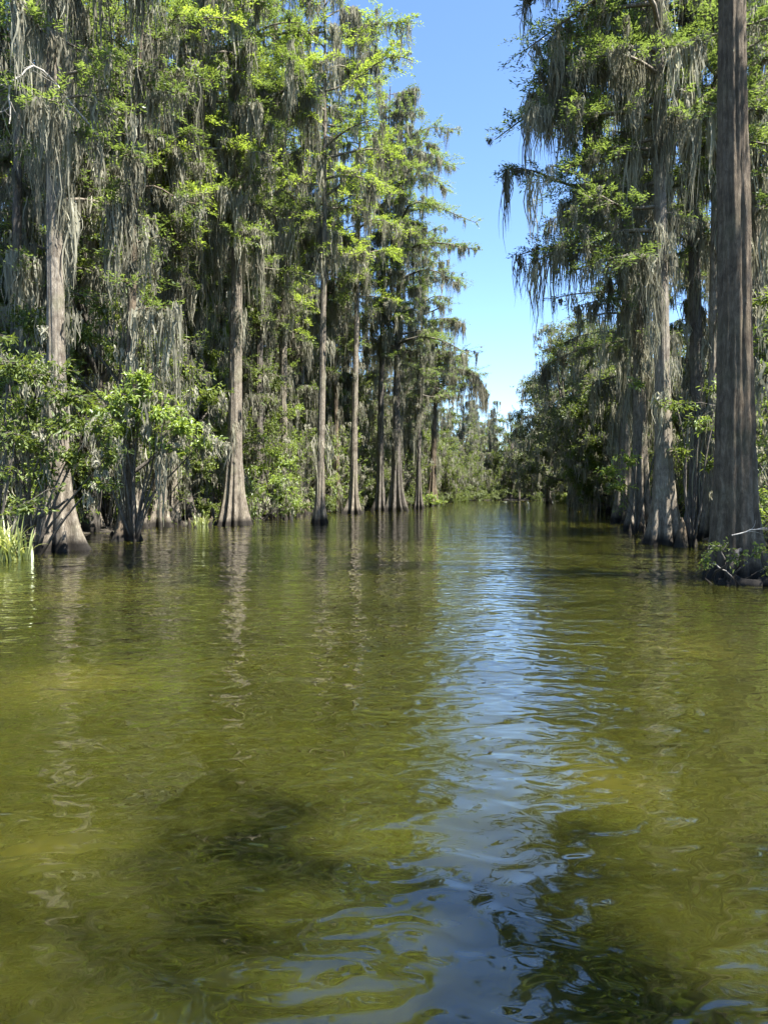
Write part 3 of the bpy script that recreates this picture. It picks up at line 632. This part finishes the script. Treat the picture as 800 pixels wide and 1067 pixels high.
# --- sticks and dead branches
def stick(name, pts, r, text, cat='branch', twigs=0, mat='twig', seed=0, leafy=0):
    global rng
    keep = rng; rng = np.random.default_rng(seed + 900)
    P = np.array(pts, float); t = np.linspace(0, 1, 14)
    base = np.linspace(0, 1, len(P)); Q = np.stack([np.interp(t, base, P[:, c]) for c in range(3)], -1); Q[1:-1] = (Q[:-2] + Q[1:-1] * 2 + Q[2:]) / 4
    Q += rng.normal(0, r * .5, Q.shape)
    mb = MB(); tube(mb, Q, np.linspace(r, r * .4, 14), 7)
    L = np.linalg.norm(P[-1] - P[0])
    for k in range(twigs):
        i = int(rng.integers(3, 13)); d = nrm(nrm(Q[-1] - Q[0]) * .6 + rng.normal(0, .6, 3)); l = L * rng.uniform(.12, .35)
        tq = np.linspace(0, 1, 5)[:, None]; bend = rng.normal(0, .12, 3) * l
        tube(mb, Q[i] + d * l * tq + bend * tq ** 2 * 2, np.linspace(r * .4, r * .1, 5), 4)
    o = mb.build(name, M[mat]); rng = keep
    return tag(o, text, cat)
x, y = at(62, 573)
stick('leaning_stick', [(x - 1.1, y - 1.0, -.1), (x - .2, y - 1.05, .95), (x + .95, y - .95, 1.75)], .075, 'dark stick leaning across the foot of the stout flared cypress', 'stick', 0, 'bark_dark', 1)
x, y = at(767, 604)
stick('dead_branch', [(x + .95, y - 1.2, .95), (x + .62, y - 1.3, .72), (x + .72, y - 1.3, .42), (x + .6, y - 1.35, -.15)], .032, 'crooked white dead branch dipping into the water at the right edge', 'branch', 4, 'twig', 2)
stick('dead_branch', [(x - .55, y - 1.0, .95), (x - .05, y - 1.15, 1.1), (x + .4, y - 1.1, .9)], .012, 'thin arched grey branch in front of the massive brown trunk', 'branch', 5, 'twig', 3)
stick('dead_branch', [(x - .85, y - .9, .42), (x - .55, y - 1.05, .18), (x - .3, y - 1.0, -.08)], .016, 'short pale branch poking into the water left of the massive brown trunk', 'branch', 2, 'twig', 4)
stick('fallen_log', [(x - .55, y - .75, -.04), (x + .3, y - .95, .1), (x + 1.5, y - .8, .3)], .13, 'black waterlogged log lying against the foot of the massive brown trunk', 'log', 5, 'bark_dark', 5)
stick('dead_root', [(x - .15, y - .45, .62), (x - .5, y - .8, .3), (x - .62, y - 1.0, -.12)], .05, 'dark root arching from the massive brown trunk down into the water', 'root', 3, 'bark_dark', 11)
mk('leafy_shrub', 748, 14.0, 'small half-bare green shrub crouched against the foot of the massive brown trunk', 'shrub', H=1.1, stems=[(.1, .2, -.2)], z=0,
   blobs=[(-.25, 0, .5, .28, .2, .2, 90), (.0, -.1, .75, .3, .2, .16, 80), (.35, 0, .55, .3, .2, .2, 80), (.75, .05, .6, .35, .22, .22, 120), (.95, 0, .35, .3, .2, .18, 90)], leafsize=.075, leafm='broad', seed=101)
x, y = at(40, 565)
stick('dead_branch', [(x - .6, y - .8, .2), (x - .1, y - .9, 1.3), (x + .25, y - .95, 1.75)], .035, 'bare white branch standing in the shade left of the stout flared cypress', 'branch', 5, 'twig', 6)
stick('dead_branch', [(13.6, 55, 3.2), (14.9, 55, 2.3), (16.8, 55.2, 1.2), (17.6, 55.5, .2)], .05, 'bare pale fallen branch hanging out from the far right grove', 'branch', 6, 'twig', 7)
x, y = at(62, 573)
stick('dead_branch', [(x + .9, y + .9, 12.6), (x - .2, y - .6, 14.0), (x - .9, y - .9, 13.2), (x - .8, y - 1, 12.0)], .04, 'bundle of bare white twigs hanging high on the stout flared cypress', 'branch', 16, 'twig', 8)

# --- cypress knees
km = []
for k in range(3):
    mb = MB(); qq = np.random.default_rng(k); z = np.linspace(0, 1, 8); th = np.arange(10) * 2 * pi / 10
    rad = (.16 * (1 - z ** 1.6 * .72))[:, None] * (1 + .18 * np.sin(3 * th + k)[None]) + .1 * np.exp(-z * 6)[:, None]; rad[-1] *= .25
    V = np.stack([rad * np.cos(th) + .05 * np.sin(z * 3)[:, None], rad * np.sin(th), np.repeat(z[:, None], 10, 1)], -1)
    i, j = np.meshgrid(np.arange(7), np.arange(10), indexing='ij'); j2 = (j + 1) % 10
    mb.add(V, np.stack([i * 10 + j, i * 10 + j2, (i + 1) * 10 + j2, (i + 1) * 10 + j], -1).reshape(-1, 4)); km.append(mb.mesh('cypress_knee', M['bark_brown']))
q = np.random.default_rng(21)
for side, cx_, pts in (('left', -1, [(22.6, 1), (27, 1), (37, 1), (38, 1), (44, 1), (52, 1), (56, 1), (64, 1), (70, 1), (80, 1)]), ('right', 1, [(24, 1), (27, 1), (33, 1), (40, 1), (52, 1), (60, 1), (70, 1), (80, 1)])):
    for (yy, _) in pts:
        for _k in range(4):
            y = yy + q.normal(0, 1.2); x = (np.interp(y, YL, XL) + q.uniform(-.9, .35)) if cx_ < 0 else (np.interp(y, YR, XR) + q.uniform(-.35, .9))
            o = bpy.data.objects.new('cypress_knee', km[int(q.integers(3))]); C.objects.link(o)
            o.location = (x, y, -.15); s = q.uniform(.5, 1.2); o.scale = (s, s, s * q.uniform(.5, 1.1)); o.rotation_euler = (0, 0, q.uniform(0, 6.28))
            tag(o, 'small brown cypress knee poking up along the %s water edge' % side, 'cypress knee', 'cypress knees along the %s water edge' % side)

# --- a few leaves afloat
mb = MB(); leaves(mb, np.array([[0, 0, 0.]]), np.array([[1., 0, 0]]), UP[None], [.05], [.014], np.array([.3]), fold=.12); lm_ = mb.mesh('floating_leaf', M['twig'], False)
for k in range(9):
    D = 2.8 + 10 * q.uniform(0, 1) ** 1.6; x = D * q.uniform(-.45, .45)
    o = bpy.data.objects.new('floating_leaf', lm_); C.objects.link(o); o.location = (x, D, .004); sc_ = q.uniform(.5, 1.3); o.scale = (sc_,) * 3; o.rotation_euler = (0, 0, q.uniform(0, 6.28))
    tag(o, 'tiny pale dry leaf floating on the open water', 'leaf', 'tiny leaves floating on the open water')

# ------------------------------------------------------------------ light, sky, camera
SUN_EL, SUN_AZ = R(60), R(117)          # azimuth clockwise from +Y (down the channel): the sun stands to the right
wd = bpy.data.worlds.new('World'); SC.world = wd; wd.use_nodes = True
nt = wd.node_tree; bg = nt.nodes['Background']
sky = nt.nodes.new('ShaderNodeTexSky'); sky.sky_type = 'NISHITA'; sky.sun_disc = False
sky.sun_elevation = SUN_EL; sky.sun_rotation = SUN_AZ; sky.air_density = .85; sky.dust_density = .0; sky.ozone_density = 6.0
nt.links.new(sky.outputs[0], bg.inputs[0]); bg.inputs[1].default_value = .086
sl = bpy.data.lights.new('sun', 'SUN'); sl.energy = 5.0; sl.angle = R(.55); sl.color = (1, .96, .88)
so = bpy.data.objects.new('sun', sl); C.objects.link(so)
d = np.array([math.sin(SUN_AZ) * math.cos(SUN_EL), math.cos(SUN_AZ) * math.cos(SUN_EL), math.sin(SUN_EL)])
from mathutils import Vector
so.rotation_euler = Vector(d).to_track_quat('Z', 'Y').to_euler()
so.location = (30, 0, 60)

cam = bpy.data.cameras.new('camera'); co = bpy.data.objects.new('camera', cam); C.objects.link(co)
cam.sensor_fit = 'VERTICAL'; cam.sensor_height = 36; cam.lens = 36 * F / 1067
cam.clip_start = .05; cam.clip_end = 3000
co.location = (0, 0, CAMH); co.rotation_euler = (R(90) - math.atan((533.5 - HOR) / F), 0, 0)
SC.camera = co
SC.view_settings.view_transform = 'Standard'; SC.view_settings.look = 'None'; SC.view_settings.gamma = 1; SC.view_settings.exposure = 2.15
cy = SC.cycles
cy.max_bounces = 7; cy.diffuse_bounces = 5; cy.glossy_bounces = 3; cy.transmission_bounces = 5; cy.transparent_max_bounces = 4
cy.caustics_reflective = False; cy.caustics_refractive = False; cy.sample_clamp_indirect = 6
